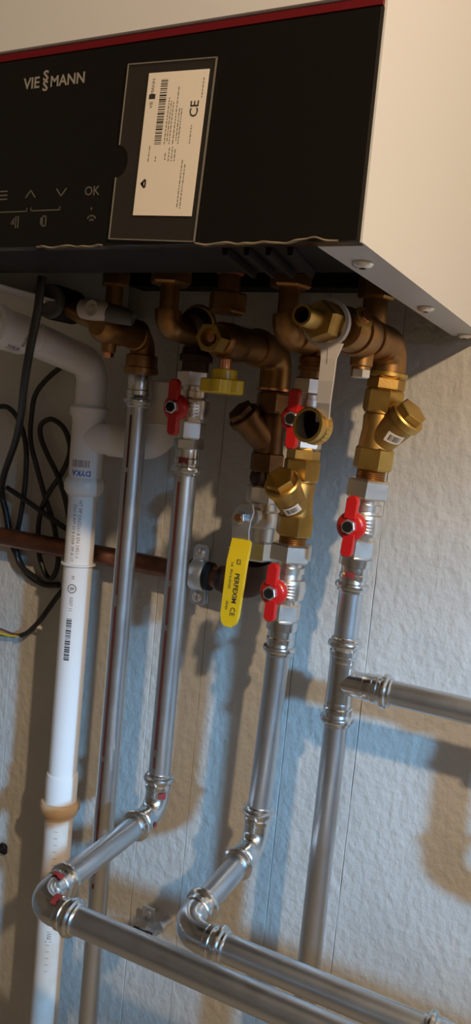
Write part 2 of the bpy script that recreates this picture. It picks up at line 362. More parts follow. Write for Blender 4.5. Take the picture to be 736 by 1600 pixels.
lab(k2, strokes([[(-0.0022, 0), (0, 0.0022), (0.0022, 0)], [(-0.0018, -0.0005), (0.0018, -0.0005)], [(-0.001, 0.0012), (0.001, 0.0012)]], 0.0012), 0.14, 0.225)
k2.build('barcode', 'ink', pp, smooth=False)
k3 = MB(); rg = random.Random(11)
for (u, v0, v1) in ((0.40, .50, .82), (0.44, .52, .80), (0.48, .50, .78), (0.54, .50, .87), (0.59, .52, .74), (0.63, .50, .75), (0.50, .38, .46), (0.55, .38, .47), (0.60, .38, .46), (0.44, .39, .43), (0.28, .38, .42), (0.16, .38, .47), (0.82, .50, .62), (0.93, .81, .93), (0.74, .06, .37), (0.79, .05, .35)):
    x = v0
    while x < v1:
        w_ = rg.uniform(0.008, 0.03); lab(k3, rects([(-w_*PH/2, -0.00035, w_*PH/2, 0.00035)]), u, x+w_/2); x += w_+0.007
k3.build('small_print', 'ink_soft', pp, smooth=False)

# ================================================================== fittings: builders
YP = -0.0865
def ax(top, bot):
    top = V(top); bot = V(bot)
    return lambda z: top + (bot-top)*((z-top.z)/(bot.z-top.z))
A5a = ax((-0.0605, YP, -0.03), (-0.0728, YP, -0.235)); A5b = ax((-0.0728, YP, -0.235), (-0.0745, YP, -0.80))
def A5(z): return A5a(z) if z > -0.235 else A5b(z)
A4 = ax((-0.1298, YP, -0.04), (-0.1405, YP, -0.463))
A3 = ax((-0.2530, YP, -0.03), (-0.2535, YP, -0.463))
A2 = ax((-0.3155, YP, -0.03), (-0.3160, YP, -0.90))
AG = ax((-0.1875, -0.042, -0.02), (-0.1885, -0.042, -0.24))
DN = V((0, 0, -1))
def seg(fn, z0, z1): a = fn(z0); d = fn(z1)-a; return a, d.normalized(), d.length

def ball_valve(fn, zt, zh, zb, label, big_nut, hy=-0.117, tone='nickel'):
    """straight ball valve with red butterfly handle: zt top, zh handle height, zb bottom"""
    t_ = thing('ball_valve', label, 'valve', fn(zb), 'butterfly ball valves on the pipes')
    o, a, L = seg(fn, zt, zb); nl = 0.017 if big_nut else 0.015; h_ = fn(zh); c = zt-zh
    MB().hexn(o, a, 0, nl, 0.035 if big_nut else 0.029, phase=-0.23).build('union_nut' if big_nut else 'hexagon_end', tone, t_, smooth=False)
    MB().lathe(o, a, [(nl-0.002, 0.0115), (nl+0.004, 0.0115), (nl+0.0045, 0.0145), (nl+0.010, 0.0145), (nl+0.0105, 0.0125), (c-0.010, 0.0130), (c-0.009, 0.0165), (c, 0.0178), (c+0.009, 0.0165), (c+0.010, 0.0135), (L-0.016, 0.0130)], 40).build('body', tone, t_)
    MB().hexn(o, a, L-0.017, L, 0.0275, phase=-0.15).build('hexagon_end', tone, t_, smooth=False)
    rb_ = MB()
    for k in range(5): rb_.lathe(h_+V((0.0085, -0.0125, -0.006+0.003*k)), (0, 0, -1), [(0, 0.0052), (0.0012, 0.0052)], 12)
    rb_.build('cast_marks', tone, t_)
    hc = V((h_.x, hy, h_.z))
    MB().lathe(V((h_.x, h_.y-0.012, h_.z)), (0, -1, 0), [(0, 0.0085), (0.008, 0.0080), (0.0085, 0.0055), (0.0225, 0.0050)], 20).build('stem', tone, t_)
    hd = MB(); hd.lathe(hc+V((0, 0.004, 0)), (0, -1, 0), [(0, 0.0090), (0.0008, 0.0127), (0.0045, 0.0129), (0.0070, 0.0112), (0.0082, 0.0080)], 32)
    ux = V((1, 0, 0.0)); uy = (fn(zt)-fn(zb)).normalized()
    for s_ in (1, -1):
        y0, y1, w0, w1 = 0.006, 0.0262, 0.0050, 0.0054
        pl = [(-w0, s_*y0), (w0, s_*y0), (w1, s_*(y1-0.003)), (w1-0.0025, s_*y1), (-w1+0.0025, s_*y1), (-w1, s_*(y1-0.003))]
        if s_ < 0: pl = pl[::-1]
        hd.ext(pl, hc+V((-0.001*s_, 0.0015, 0)), ux, uy, 0.0075, 0.0012)
    ho = hd.build('handle', 'red', t_, label='red butterfly handle', ang=45)
    MB().hexn(hc+V((0, -0.0040, 0)), (0, -1, 0), 0, 0.0055, 0.0112, phase=0.2).build('nut', 'zinc', ho, smooth=False)
    MB().lathe(hc+V((0, -0.0092, 0)), (0, -1, 0), [(0, 0.0046), (0.0012, 0.0044)], 16).build('stud', 'bore_shade', ho)  # dark disc painted for the shaded hollow of the nut
    return t_
def strainer(fn, zt, zb, zj, bd, blen, label, m='brass', cast='castbrass', stick=None):
    t_ = thing('y_strainer', label, 'strainer', fn(zb))
    o, a, L = seg(fn, zt, zb)
    MB().hexn(o, a, 0, 0.020, 0.0300, phase=0.45).build('hexagon_end', m, t_, smooth=False)
    MB().hexn(o, a, L-0.020, L, 0.0300, phase=0.45).build('hexagon_end', m, t_, smooth=False)
    MB().lathe(o, a, [(0.018, 0.0150), (0.0205, 0.0152), (0.021, 0.0135), (0.024, 0.0148), (L*0.5, 0.0140), (L-0.022, 0.0150), (L-0.019, 0.0150)], 36).build('body', cast, t_)
    j = fn(zj); bd = V(bd).normalized()
    MB().lathe(j, bd, [(0, 0.0125), (blen*0.45, 0.0140), (blen-0.014, 0.0143)], 36).build('branch', cast, t_)
    cpn = MB().lathe(j, bd, [(blen-0.0142, 0.0140), (blen-0.0135, 0.0162), (blen-0.0075, 0.0164), (blen-0.0062, 0.0150)], 36).build('cap', m, t_)
    MB().hexn(j, bd, blen-0.0065, blen, 0.0235, phase=0.2).build('cap_hexagon', m, cpn, smooth=False)
    if stick:
        along, f, rot = stick
        sm = MB(); wrap(sm, rects([(-0.0078, -0.0048, 0.0078, 0.0048)]), j+bd*along, bd, f, 0.01445, rot); so = sm.build('sticker', 'paper', t_)
        bm_ = MB(); wrap(bm_, bars(0.0105, 0.0058, 10, 6), j+bd*along, bd, f, 0.01455, rot); bm_.build('barcode', 'ink', so, smooth=False)
    return t_
def socket(mb, mouth, d, L=0.024, r=0.0125):                 # press socket: mouth on the pipe side, d points into the fitting
    mb.lathe(mouth, d, [(0, r-0.0008), (0.0010, r+0.0003), (0.0030, r+0.0004), (0.0042, r+0.0026), (0.0062, r+0.0032), (0.0082, r+0.0026), (0.0094, r+0.0002), (0.0115, r-0.0003), (0.0125, r+0.0006), (0.0165, r+0.0006), (0.0175, r-0.0003), (L-0.002, r), (L, r-0.0008)], 40)
def red_mark(p, axis, facing, r, parent, w=0.010, h=0.007):
    m_ = MB(); rg = random.Random(int(abs(V(p).x)*1e5)); n = 6
    rs = [(-w/2+w*k/n, -h/2+rg.uniform(0, h*.25), -w/2+w*(k+1)/n, h/2-rg.uniform(0, h*.25)) for k in range(n)]
    wrap(m_, rects(rs), p, axis, facing, r); m_.build('paint_mark', 'ink_red', parent, smooth=False, label='red marker smudge')
def print_line(fn, z0, z1, parent, facing, r):
    m_ = MB(); rg = random.Random(int(z1*1e4)); z = z0
    while z > z1:
        l = rg.uniform(0.03, 0.16); e = max(z-l, z1)
        w = rg.uniform(0.0010, 0.0016); wrap(m_, rects([(-w, -(z-e), w, 0)]), fn(z), fn(z0)-fn(z1), facing, r); z = e - rg.uniform(0.003, 0.012)
    m_.build('printed_line', 'ink_line', parent, smooth=False, label='faint dark red line printed along the pipe')
R22 = 0.011
# ================================================================== boiler connections (angle valves)
def conn(t_, x, y, ztop, znut, nut_af, r, zlow, m='bronze'):
    MB().lathe((x, y, ztop), DN, [(0, r*0.95), (ztop-zlow, r*0.95)], 28).build('inlet_pipe', m, t_)
    MB().hexn((x, y, znut), DN, 0, 0.020, nut_af, phase=0.3).build('union_nut', m, t_, smooth=False)
# --- return valve with drain nozzle, strap and hanging cap
v5 = thing('drain_valve', 'brass angle valve with open hose nozzle and grey strap holding its loose cap', 'valve', (-0.062, -0.16, -0.05))
conn(v5, -0.064, -0.133, 0.055, 0.030, 0.026, 0.0105, -0.015)
MB().tube(fillet([(-0.0635, -0.135, -0.0215), (-0.0605, YP, -0.0205), A5(-0.046)], 0.017), 0.0145, 32).build('elbow', 'bronze', v5)
MB().lathe((-0.066, -0.198, -0.0220), (0.02, 1, 0.005), [(0, 0.010), (0.001, 0.0150), (0.003, 0.0160), (0.018, 0.0165), (0.0185, 0.0135), (0.023, 0.0135), (0.0235, 0.0170), (0.026, 0.0180), (0.044, 0.0180), (0.046, 0.0170), (0.0465, 0.0140), (0.054, 0.0138), (0.0545, 0.0165), (0.068, 0.0165), (0.0685, 0.0140), (0.082, 0.0138), (0.0825, 0.0160), (0.090, 0.0160), (0.091, 0.0140)], 40).build('body', 'bronze', v5)
MB().lathe((-0.0645, -0.150, -0.025), DN, [(0, 0.0095), (0.020, 0.0090), (0.021, 0.0075), (0.023, 0.0075)], 28).build('drain_stub', 'bronze', v5)
MB().hexn((-0.0645, -0.150, -0.0475), DN, 0, 0.007, 0.0135, phase=0.5).build('drain_plug', 'nickel', v5, smooth=False)
bd_ = V((0.78, -0.28, 0.42)).normalized(); bc_ = V((-0.0665, -0.187, -0.0215)) + bd_*0.0145
bs = MB().lathe(bc_, bd_, [(0, 0.0090), (0.0036, 0.0086), (0.0040, 0.0066)], 24).build('spindle_boss', 'castbrass', v5)
sp = MB().lathe(bc_, bd_, [(0.003, 0.0050), (0.0062, 0.0048)], 20); sp.build('spindle', 'copper_ring', bs)
MB().hexn((-0.0715, -0.236, -0.0225), (0.1, 1, 0), 0, 0.030, 0.0255, phase=0.2).build('nozzle_collar', 'castbrass', v5, smooth=False)
nz_ = MB().lathe((-0.0735, -0.2580, -0.0228), (0.06, 1, 0), [(0.022, 0.0054), (0.0, 0.0056), (0.0, 0.0072), (0.003, 0.0076), (0.010, 0.0072), (0.020, 0.0074), (0.032, 0.0090)], 36, cap=False).build('hose_nozzle', 'brass', v5)
MB().lathe((-0.0722, -0.2365, -0.0228), (0.06, 1, 0), [(0, 0.0056), (0.001, 0.0056)], 24).build('nozzle_bore_shade', 'bore_shade', nz_)  # dark disc stands in for the shade down the nozzle
MB().lathe(A5(-0.043), A5(-0.06)-A5(-0.03), [(0, 0.0150), (0.001, 0.0172), (0.004, 0.0172), (0.005, 0.0150), (0.007, 0.0130)], 36).build('seal_ring', 'brass', v5)
o_, a_, L_ = seg(A5, -0.048, -0.0585)
MB().hexn(o_, a_, 0.0005, L_, 0.0285, phase=0.1).build('outlet_nut', 'castbrass', v5, smooth=False)
# strap: ring round the collar, flat tail down, ring behind the cap
ring = [V((-0.0700 + 0.0152*math.cos(2*PI*k/28), -0.2220, -0.0225 + 0.0152*math.sin(2*PI*k/28))) for k in range(29)]
st = MB()
for k in range(28):
    p, q = ring[k], ring[k+1]; c_ = V((-0.0700, -0.2220, -0.0225)); po = c_+(p-c_)*1.16; qo = c_+(q-c_)*1.16; w_ = V((0, 0.0055, 0))
    st.raw([p, q, qo, po, p+w_, q+w_, qo+w_, po+w_], [(0, 3, 2, 1), (4, 5, 6, 7), (2, 3, 7, 6), (0, 1, 5, 4)])
tail = [un(518, 536, y=-0.2215), un(513, 560, y=-0.2215), un(509, 595, y=-0.219), un(505, 630, y=-0.213), un(503, 660, y=-0.200)]
wd = [0.0085, 0.0058, 0.0056, 0.0052, 0.0052]
for k in range(4):
    p, q = tail[k], tail[k+1]; a1 = V((wd[k], 0, 0)); a2 = V((wd[k+1], 0, 0)); w_ = V((0, 0.0024, 0))
    st.raw([p-a1, p+a1, q+a2, q-a2, p-a1+w_, p+a1+w_, q+a2+w_, q-a2+w_], [(0, 3, 2, 1), (4, 5, 6, 7), (1, 2, 6, 5), (3, 0, 4, 7)] + ([(3, 7, 6, 2)] if k == 3 else []))
# central groove lip of the strap
g0, g1 = un(514, 532, y=-0.2222), un(512, 566, y=-0.2222)
st.raw([g0+V((-0.0006, 0, 0)), g0+V((0.0006, 0, 0)), g1+V((0.0004, 0, 0)), g1+V((-0.0004, 0, 0))], [(0, 3, 2, 1)])
st.build('strap', 'strap', v5, ang=30, label='light grey plastic strap')
ca = V((-0.22, -0.97, 0.08)).normalized(); cc = un(494, 667, y=-0.197)
cpo = MB().lathe(cc, ca, [(-0.004, 0.0), (-0.004, 0.0118), (-0.003, 0.0132), (0.004, 0.0134), (0.0045, 0.0126), (0.0085, 0.0126), (0.0092, 0.0134), (0.0118, 0.0134), (0.0122, 0.0126), (0.0120, 0.0108), (-0.001, 0.0105), (-0.0012, 0.0)], 44, cap=False).build('cap', 'brass', v5, label='open brass cap hanging on the strap')
MB().lathe(cc, ca, [(0.0095, 0.01065), (0.0085, 0.0102), (-0.0008, 0.0100), (-0.0009, 0.0)], 32, cap=False).build('cap_shade', 'bore_shade', cpo)  # added liner, the dark inside of the open cap is put into its colour
kn = MB()
for k in range(26):
    th = 2*PI*k/26; _, u_, w_ = frame(ca); d_ = u_*math.cos(th)+w_*math.sin(th)
    kn.lathe(cc+d_*0.0132, ca, [(-0.0025, 0.0007), (0.0035, 0.0007)], 6)
kn.build('knurling', 'brass', cpo)
# --- cold water valve
v4 = thing('angle_valve', 'brown bronze angle connection above the upper nickel valve behind the hose nozzle', 'valve', (-0.131, -0.12, -0.05), 'bronze connections under the boiler')
conn(v4, -0.1355, -0.144, 0.055, 0.036, 0.031, 0.0092, -0.012)
MB().tube(fillet([(-0.1355, -0.144, -0.006), (-0.1355, -0.144, -0.020), (-0.1305, YP, -0.022), A4(-0.044)], 0.0125), 0.0122, 32).build('elbow', 'bronze', v4)
MB().lathe((-0.1342, -0.128, -0.0185), (0.08, 1, -0.03), [(0, 0.0120), (0.001, 0.0152), (0.016, 0.0152), (0.018, 0.0135)], 36).build('collar', 'bronze', v4)
MB().lathe(A4(-0.034), DN, [(0, 0.0140), (0.001, 0.0148), (0.005, 0.0148), (0.0055, 0.0135), (0.008, 0.0135), (0.0085, 0.0148), (0.012, 0.0148), (0.0125, 0.0125), (0.0185, 0.0125)], 36).build('outlet', 'bronze', v4)
# --- hot water valve
v3 = thing('angle_valve', 'brown bronze angle connection with a dark round cap above the dim red valve', 'valve', (-0.253, -0.12, -0.05), 'bronze connections under the boiler')
conn(v3, -0.2525, -0.144, 0.055, 0.038, 0.033, 0.0092, -0.010)
MB().tube(fillet([(-0.2525, -0.144, -0.004), (-0.2525, -0.144, -0.017), (-0.2530, YP, -0.019), A3(-0.044)], 0.012), 0.0120, 32).build('elbow', 'bronze', v3)
cpd = V((0.10, -0.80, -0.35)).normalized()
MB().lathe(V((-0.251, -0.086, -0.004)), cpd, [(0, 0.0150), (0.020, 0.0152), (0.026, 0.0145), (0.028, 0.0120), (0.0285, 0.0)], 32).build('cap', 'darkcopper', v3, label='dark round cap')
MB().lathe(V((-0.251, -0.086, -0.004)), cpd, [(0.003, 0.0150), (0.004, 0.0168), (0.009, 0.0168), (0.010, 0.0150)], 32).build('cap_ring', 'castbrass', v3)
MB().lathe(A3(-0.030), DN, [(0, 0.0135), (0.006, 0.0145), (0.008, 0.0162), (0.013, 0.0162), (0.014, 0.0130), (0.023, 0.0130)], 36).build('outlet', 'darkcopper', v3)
# --- heating flow valve
v2 = thing('angle_valve', 'bronze angle connection with a pale plastic lever and small drain plug', 'valve', (-0.314, -0.12, -0.05), 'bronze connections under the boiler')
conn(v2, -0.313, -0.144, 0.055, 0.036, 0.023, 0.0085, -0.005)
MB().tube(fillet([(-0.3130, -0.135, -0.022), (-0.3155, YP, -0.0225), A2(-0.052)], 0.016), 0.0125, 32).build('elbow', 'bronze', v2)
MB().lathe((-0.3125, -0.168, -0.0225), (0, 1, 0), [(0, 0.0), (0.0005, 0.0090), (0.004, 0.0125), (0.012, 0.0150), (0.030, 0.0150), (0.040, 0.0135), (0.060, 0.0135), (0.061, 0.0150), (0.066, 0.0150), (0.067, 0.0125)], 36).build('body', 'bronze', v2)
MB().tube([(-0.313, -0.146, -0.020), (-0.345, -0.146, -0.012), (-0.366, -0.146, -0.004)], [0.010, 0.0085, 0.0075], 24).build('gauge_branch', 'bronze', v2)
MB().lathe((-0.3130, -0.1465, -0.030), DN, [(0, 0.0075), (0.014, 0.0065), (0.015, 0.0050)], 24).build('drain_stub', 'bronze', v2)
MB().hexn((-0.3130, -0.1465, -0.0445), DN, 0, 0.005, 0.0090).build('drain_plug', 'copper_ring', v2, smooth=False)
lv = MB().tube([(-0.3305, -0.170, -0.0085), (-0.328, -0.170, -0.0085), (-0.322, -0.170, -0.0090), (-0.314, -0.170, -0.0095), (-0.303, -0.170, -0.0105), (-0.300, -0.170, -0.0110)], [0.0060, 0.0088, 0.0094, 0.0096, 0.0085, 0.0060], 24)
lvo = lv.build('lever', 'whiteknob', v2, label='pale plastic lever')
MB().lathe((-0.3110, -0.176, -0.0092), (0, -1, 0), [(0, 0.0076), (0.0036, 0.0072), (0.0036, 0.0042), (0.0015, 0.0040)], 28).build('lever_hub', 'whiteknob', lvo)
MB().lathe((-0.3110, -0.1765, -0.0092), (0, -1, 0), [(0, 0.0034), (0.0026, 0.0032)], 20).build('screw', 'nickel', lvo)
MB().tube([(-0.303, -0.166, -0.0110), (-0.290, -0.162, -0.0125), (-0.280, -0.158, -0.0150)], [0.0085, 0.0082, 0.0060], 20).build('lever_end', 'greyplastic', v2)
MB().lathe(A2(-0.040), DN, [(0, 0.0150), (0.001, 0.0160), (0.012, 0.0160), (0.013, 0.0172), (0.018, 0.0172), (0.019, 0.0130)], 36).build('outlet', 'bronze', v2)
# --- gas connection
vg = thing('gas_tee', 'brown bronze gas tee with an open hexagon test port and yellow star knob', 'valve', (-0.19, -0.10, -0.05))
MB().lathe((-0.193, -0.144, 0.055), DN, [(0, 0.0095), (0.060, 0.0095)], 28).build('inlet_pipe', 'bronze', vg)
MB().lathe((-0.193, -0.144, 0.040), DN, [(0, 0.0110), (0.001, 0.0120), (0.012, 0.0120), (0.013, 0.0105)], 28).build('seal_sleeve', 'pinkring', vg, label='dull red seal sleeve')
MB().hexn((-0.193, -0.144, 0.012), DN, 0, 0.018, 0.029, phase=0.3).build('union_nut', 'bronze', vg, smooth=False)
MB().tube(fillet([(-0.193, -0.150, -0.0290), (-0.1880, -0.042, -0.0265), AG(-0.062)], 0.019), [0.0155]*1 + [0.0155]*11 + [0.0155], 32).build('body', 'bronze', vg)
MB().lathe((-0.193, -0.156, -0.029), (0, 1, 0), [(0, 0.013), (0.004, 0.0150), (0.020, 0.0165), (0.034, 0.0165), (0.036, 0.0150)], 32).build('tee_hub', 'bronze', vg)
MB().lathe((-0.189, -0.090, -0.0275), (0, 1, 0), [(0, 0.0155), (0.001, 0.0178), (0.008, 0.0178), (0.009, 0.0155)], 32).build('body_ring', 'bronze', vg)
hp = MB(); ro = 0.0125; ri = 0.0078; n6 = 36
def hexr(th): k = ((th % (PI/3)) - PI/6); return ro*math.cos(PI/6)/math.cos(k)
yy = -0.172; vs = []; fs = []
for k in range(n6):
    th = 2*PI*k/n6; c_, s_ = math.cos(th), math.sin(th); rh = hexr(th)
    vs += [(-0.193+rh*c_, yy+0.016, -0.0300+rh*s_), (-0.193+rh*c_, yy, -0.0300+rh*s_), (-0.193+ri*c_, yy, -0.0300+ri*s_), (-0.193+ri*c_, yy+0.010, -0.0300+ri*s_)]
for k in range(n6):
    i, j = 4*k, 4*((k+1) % n6)
    fs += [(i, j, j+1, i+1), (i+1, j+1, j+2, i+2), (i+2, j+2, j+3, i+3)]
fs.append(tuple(4*k+3 for k in range(n6)))
hp.raw(vs, fs).build('test_port', 'brass', vg, ang=25)
MB().lathe((-0.193, yy+0.004, -0.030), (0, 1, 0), [(0, 0.0035), (0.005, 0.0042)], 16).build('test_screw', 'copper_ring', vg)
MB().lathe((-0.193, -0.138, -0.040), DN, [(0, 0.0055), (0.014, 0.0055)], 20).build('spindle', 'copper_ring', vg)
kb = MB().lathe((-0.193, -0.138, -0.0530), DN, [(0, 0.0105), (0.0008, 0.0114), (0.0090, 0.0116)], 32)
vs = []; fs = []; nk = 60
prof = [(0.0090, 0.93), (0.0100, 1.0), (0.0205, 1.0), (0.0215, 0.94)]
for (t, f) in prof:
    for k in range(nk):
        th = 2*PI*k/nk; r = (0.0182+0.0024*math.cos(5*th+0.6))*f; vs.append((-0.193+r*math.cos(th), -0.138+r*math.sin(th), -0.053-t))
for i in range(3):
    for k in range(nk): k2 = (k+1) % nk; fs.append((i*nk+k, (i+1)*nk+k, (i+1)*nk+k2, i*nk+k2))
fs += [tuple(range(nk)), tuple(reversed(range(3*nk, 4*nk)))]
kb.raw(vs, fs).build('star_knob', 'yellow_knob', vg, label='bright yellow star-shaped knob')
MB().lathe(AG(-0.061), DN, [(0, 0.0150), (0.0005, 0.0175), (0.003, 0.0175), (0.0035, 0.0150)], 32).build('washer', 'copper_ring', vg)
# ================================================================== valves and strainers on the pipes
ball_valve(A5, -0.1368, -0.1767, -0.2065, 'red-handled nickel ball valve below the strainer that leans out over the bare wall', True)
ball_valve(A4, -0.2035, -0.2454, -0.2760, 'red-handled nickel ball valve just right of the yellow lever', True)
ball_valve(A4, -0.0525, -0.0908, -0.1165, 'red-handled nickel ball valve half hidden behind the hanging brass cap', False)
ball_valve(A3, -0.0525, -0.0893, -0.1180, 'dim red-handled ball valve beside the yellow star knob, below the dark round cap', False)
y5 = strainer(A5, -0.0585, -0.1285, -0.1060, (0.70, -0.22, 0.66), 0.047, 'brass Y strainer with its capped branch leaning out to the side over bare wall', stick=(0.0215, (0.25, -0.75, -0.75), 0.25))
y4 = strainer(A4, -0.1255, -0.1965, -0.1735, (-0.08, -0.77, 0.63), 0.049, 'brass Y strainer with its hexagon cap pointing out from the wall, below the hanging cap', stick=(0.0180, (0.42, -0.85, -0.35), 0.10))
def nipple(t_, fn, z0, z1, r, m, name='threaded_nipple'):
    o, a, L = seg(fn, z0, z1); n = max(3, int(L/0.0016)); pr = []
    for k in range(n): pr += [(L*k/n, r-0.0006), (L*(k+0.5)/n, r)]
    pr.append((L, r-0.0006)); MB().lathe(o, a, pr, 28).build(name, m, t_)
nipple(y5, A5, -0.1270, -0.1375, 0.0128, 'bronze'); nipple(y4, A4, -0.1950, -0.2042, 0.0128, 'bronze')
o_, a_, L_ = seg(A4, -0.1160, -0.1260); MB().hexn(o_, a_, 0.0005, L_, 0.0265, phase=0.1).build('adapter_nut', 'brass', y4, smooth=False)
# gas filter
gf = strainer(AG, -0.0655, -0.1440, -0.118, (-0.42, -0.62, 0.66), 0.050, 'dark brown bronze gas filter with a slanting capped branch', 'gasbronze', 'gasbronze')
gf.name = 'gas_filter'; gf['category'] = 'filter'
MB().lathe(AG(-0.142), DN, [(0, 0.0130), (0.003, 0.0150), (0.008, 0.0158), (0.012, 0.0150), (0.015, 0.0130)], 32).build('coupling', 'darkcopper', gf)
# gas ball valve with long yellow lever
gv = thing('gas_ball_valve', 'nickel gas ball valve with a long flat yellow lever', 'valve', AG(-0.235))
o_, a_, L_ = seg(AG, -0.157, -0.232)
MB().hexn(o_, a_, 0, 0.018, 0.031, phase=0.3).build('hexagon_end', 'nickel', gv, smooth=False)
MB().hexn(o_, a_, L_-0.020, L_, 0.031, phase=0.3).build('hexagon_end', 'nickel', gv, smooth=False)
MB().lathe(o_, a_, [(0.016, 0.0140), (0.024, 0.0150), (0.026, 0.0180), (0.033, 0.0195), (0.040, 0.0180), (0.042, 0.0150), (L_-0.018, 0.0140)], 36).build('body', 'nickel', gv)
lp = V((-0.1885, -0.085, -0.1866))
MB().lathe(V((-0.1885, -0.055, -0.1870)), (0, -1, 0), [(0, 0.0090), (0.012, 0.0085), (0.0125, 0.0055), (0.0305, 0.0050)], 24).build('stem', 'nickel', gv)
# steel lever: flat tab, then stepped towards the viewer, yellow sleeve on the long part
def ribbon(mb, pts, ws, th):
    pts = [V(p) for p in pts]; n = len(pts); L, R = [], []
    for i, p in enumerate(pts):
        d = (pts[min(i+1, n-1)]-pts[max(i-1, 0)]).normalized(); nn = V((1, 0, 0)).cross(d); nn = nn if nn.y < 0 else -nn
        for q in (p-V((ws[i], 0, 0)), p+V((ws[i], 0, 0)), p+V((ws[i]*0.96, 0, 0))+nn*th, p-V((ws[i]*0.96, 0, 0))+nn*th): L.append(q)
    fs = []
    for i in range(n-1):
        for k in range(4): k2 = (k+1) % 4; fs.append((4*i+k, 4*i+k2, 4*(i+1)+k2, 4*(i+1)+k))
    fs += [(3, 2, 1, 0), tuple(4*(n-1)+k for k in range(4))]; mb.raw(L, fs); return mb
pts_m = [lp+V((0.004, 0.001, 0.013)), lp+V((0.002, 0.001, 0.006)), lp+V((0.0, 0, -0.002)), lp+V((0.0007, -0.0005, -0.012)), lp+V((0.0015, -0.001, -0.022)), lp+V((0.0015, -0.006, -0.030))]
lev = ribbon(MB(), pts_m, [0.0062, 0.0102, 0.0105, 0.0090, 0.0092, 0.0098], 0.0022).build('lever', 'zinc', gv, smooth=False)
e0 = un(379, 846, y=-0.090); e1 = un(372, 880, y=-0.104); e3 = un(361, 960, y=-0.106); e2 = e1.lerp(e3, 0.5); e4 = un(359.5, 972, y=-0.106); e5 = un(358.8, 978, y=-0.106)
gy = ribbon(MB(), [e0, e0.lerp(e1, 0.5), e1, e2, e3, e4, e5], [0.0100, 0.0104, 0.0104, 0.0100, 0.0095, 0.0078, 0.0042], 0.0042).build('lever_sleeve', 'yellow', lev, ang=50, label='flat yellow plastic sleeve')
MB().hexn(lp+V((0, -0.0022, 0)), (0, -1, 0), 0, 0.006, 0.0110, phase=0.1).build('lever_nut', 'nickel', lev, smooth=False)
MB().lathe(lp+V((0, -0.0080, 0)), (0, -1, 0), [(0, 0.0038), (0.0015, 0.0034)], 16).build('stud_end', 'copper_ring', lev)
dz_ = (e3-e1).normalized(); nrm = V((1, 0, 0)).cross(dz_); nrm = nrm if nrm.y < 0 else -nrm; tx = MB()
def onlev(tm, s, off): flat(tx, tm, e1 + dz_*s + V((off, 0, 0)) + nrm*0.0046, dz_, V((1, 0, 0)))
onlev(textmesh('PERFEXIM', 0.0066, 0.02), 0.0230, 0.0030)
onlev(textmesh('PN16-DN20', 0.0036), 0.0150, -0.0036); onlev(textmesh('1/4', 0.0036), 0.0010, -0.0036); onlev(textmesh('-20/60', 0.0036), 0.0395, -0.0036)
onlev(textmesh('CE', 0.0072), 0.0450, 0.0030)
onlev(strokes([[(-0.002, -0.0016), (0.002, -0.0016), (0.002, 0.0016), (-0.002, 0.0016), (-0.002, -0.0016)]], 0.0006), -0.0020, 0.0030)
tx.build('lettering', 'ink', gv, smooth=False)
# ================================================================== steel press pipes
def pipe_part(t_, p, q, r=R22, m='steel', name='pipe'):
    p = V(p); q = V(q); return MB().lathe(p, q-p, [(0, r), ((q-p).length, r)], 40).build(name, m, t_)
def elbow_part(t_, p, c, q, rad=0.020, L=0.019):
    p, c, q = V(p), V(c), V(q); d0 = (c-p).normalized(); d1 = (c-q).normalized()
    e = MB().tube(fillet([p+d0*(L-0.002), c, q+d1*(L-0.002)], rad, 14), 0.0120, 36); socket(e, p, d0, L); socket(e, q, d1, L)
    return e.build('elbow', 'press', t_)
# flow pipe
t2 = thing('steel_pipe', 'long straight steel pipe between the white drain pipe and the bent pipe', 'pipe', A2(-0.9), 'galvanised press pipes')
s_ = MB(); socket(s_, A2(-0.092), V((0, 0, 1)), 0.034, 0.0122); s_.build('press_sleeve', 'press', t2)
pipe_part(t2, A2(-0.080), A2(-1.449), 0.0107); print_line(A2, -0.10, -0.60, t2, (-0.02, -1, 0), 0.01078)
# hot water pipe
t3 = thing('steel_pipe', 'bent steel pipe coming forward and turning below the white drain pipe', 'pipe', A3(-0.46), 'galvanised press pipes')
s_ = MB(); socket(s_, A3(-0.154), V((0, 0, 1)), 0.036, 0.0122); so = s_.build('press_sleeve', 'press', t3)
s_ = MB().hexn(A3(-0.118), DN, 0, 0.010, 0.0262, phase=0.2).build('adapter_nut', 'press', t3, smooth=False)
red_mark(A3(-0.139), (0, 0, 1), (0.25, -1, 0), 0.0135, t3)
c1 = V((-0.2535, YP, -0.499)); c2 = V((-0.2535, -0.268, -0.507))
pipe_part(t3, A3(-0.145), A3(-0.462)); print_line(A3, -0.16, -0.45, t3, (-0.05, -1, 0), 0.01108)
e_ = elbow_part(t3, A3(-0.457), c1, c1+V((0, -0.042, -0.001)))
red_mark(A3(-0.4775), (0, 0, 1), (0.8, -0.6, 0), 0.0131, t3, 0.008, 0.008); red_mark(c1+V((0, -0.020, 0)), (0, 1, 0), (0.9, 0, -0.3), 0.0131, t3, 0.008, 0.007)
d_ = (c2-c1).normalized()
pipe_part(t3, c1+d_*0.037, c2-d_*0.037)
e_ = elbow_part(t3, c2-d_*0.043, c2, c2+V((0.043, 0, 0)))
red_mark(c2-d_*0.024, d_, (0.1, 0, 1), 0.0132, t3, 0.012, 0.007); red_mark(c2+V((0.022, 0, 0)), (1, 0, 0), (0, -0.2, 1), 0.0132, t3, 0.012, 0.008)
pipe_part(t3, c2+V((0.036, 0, 0)), V((1.699, c2.y, c2.z)))
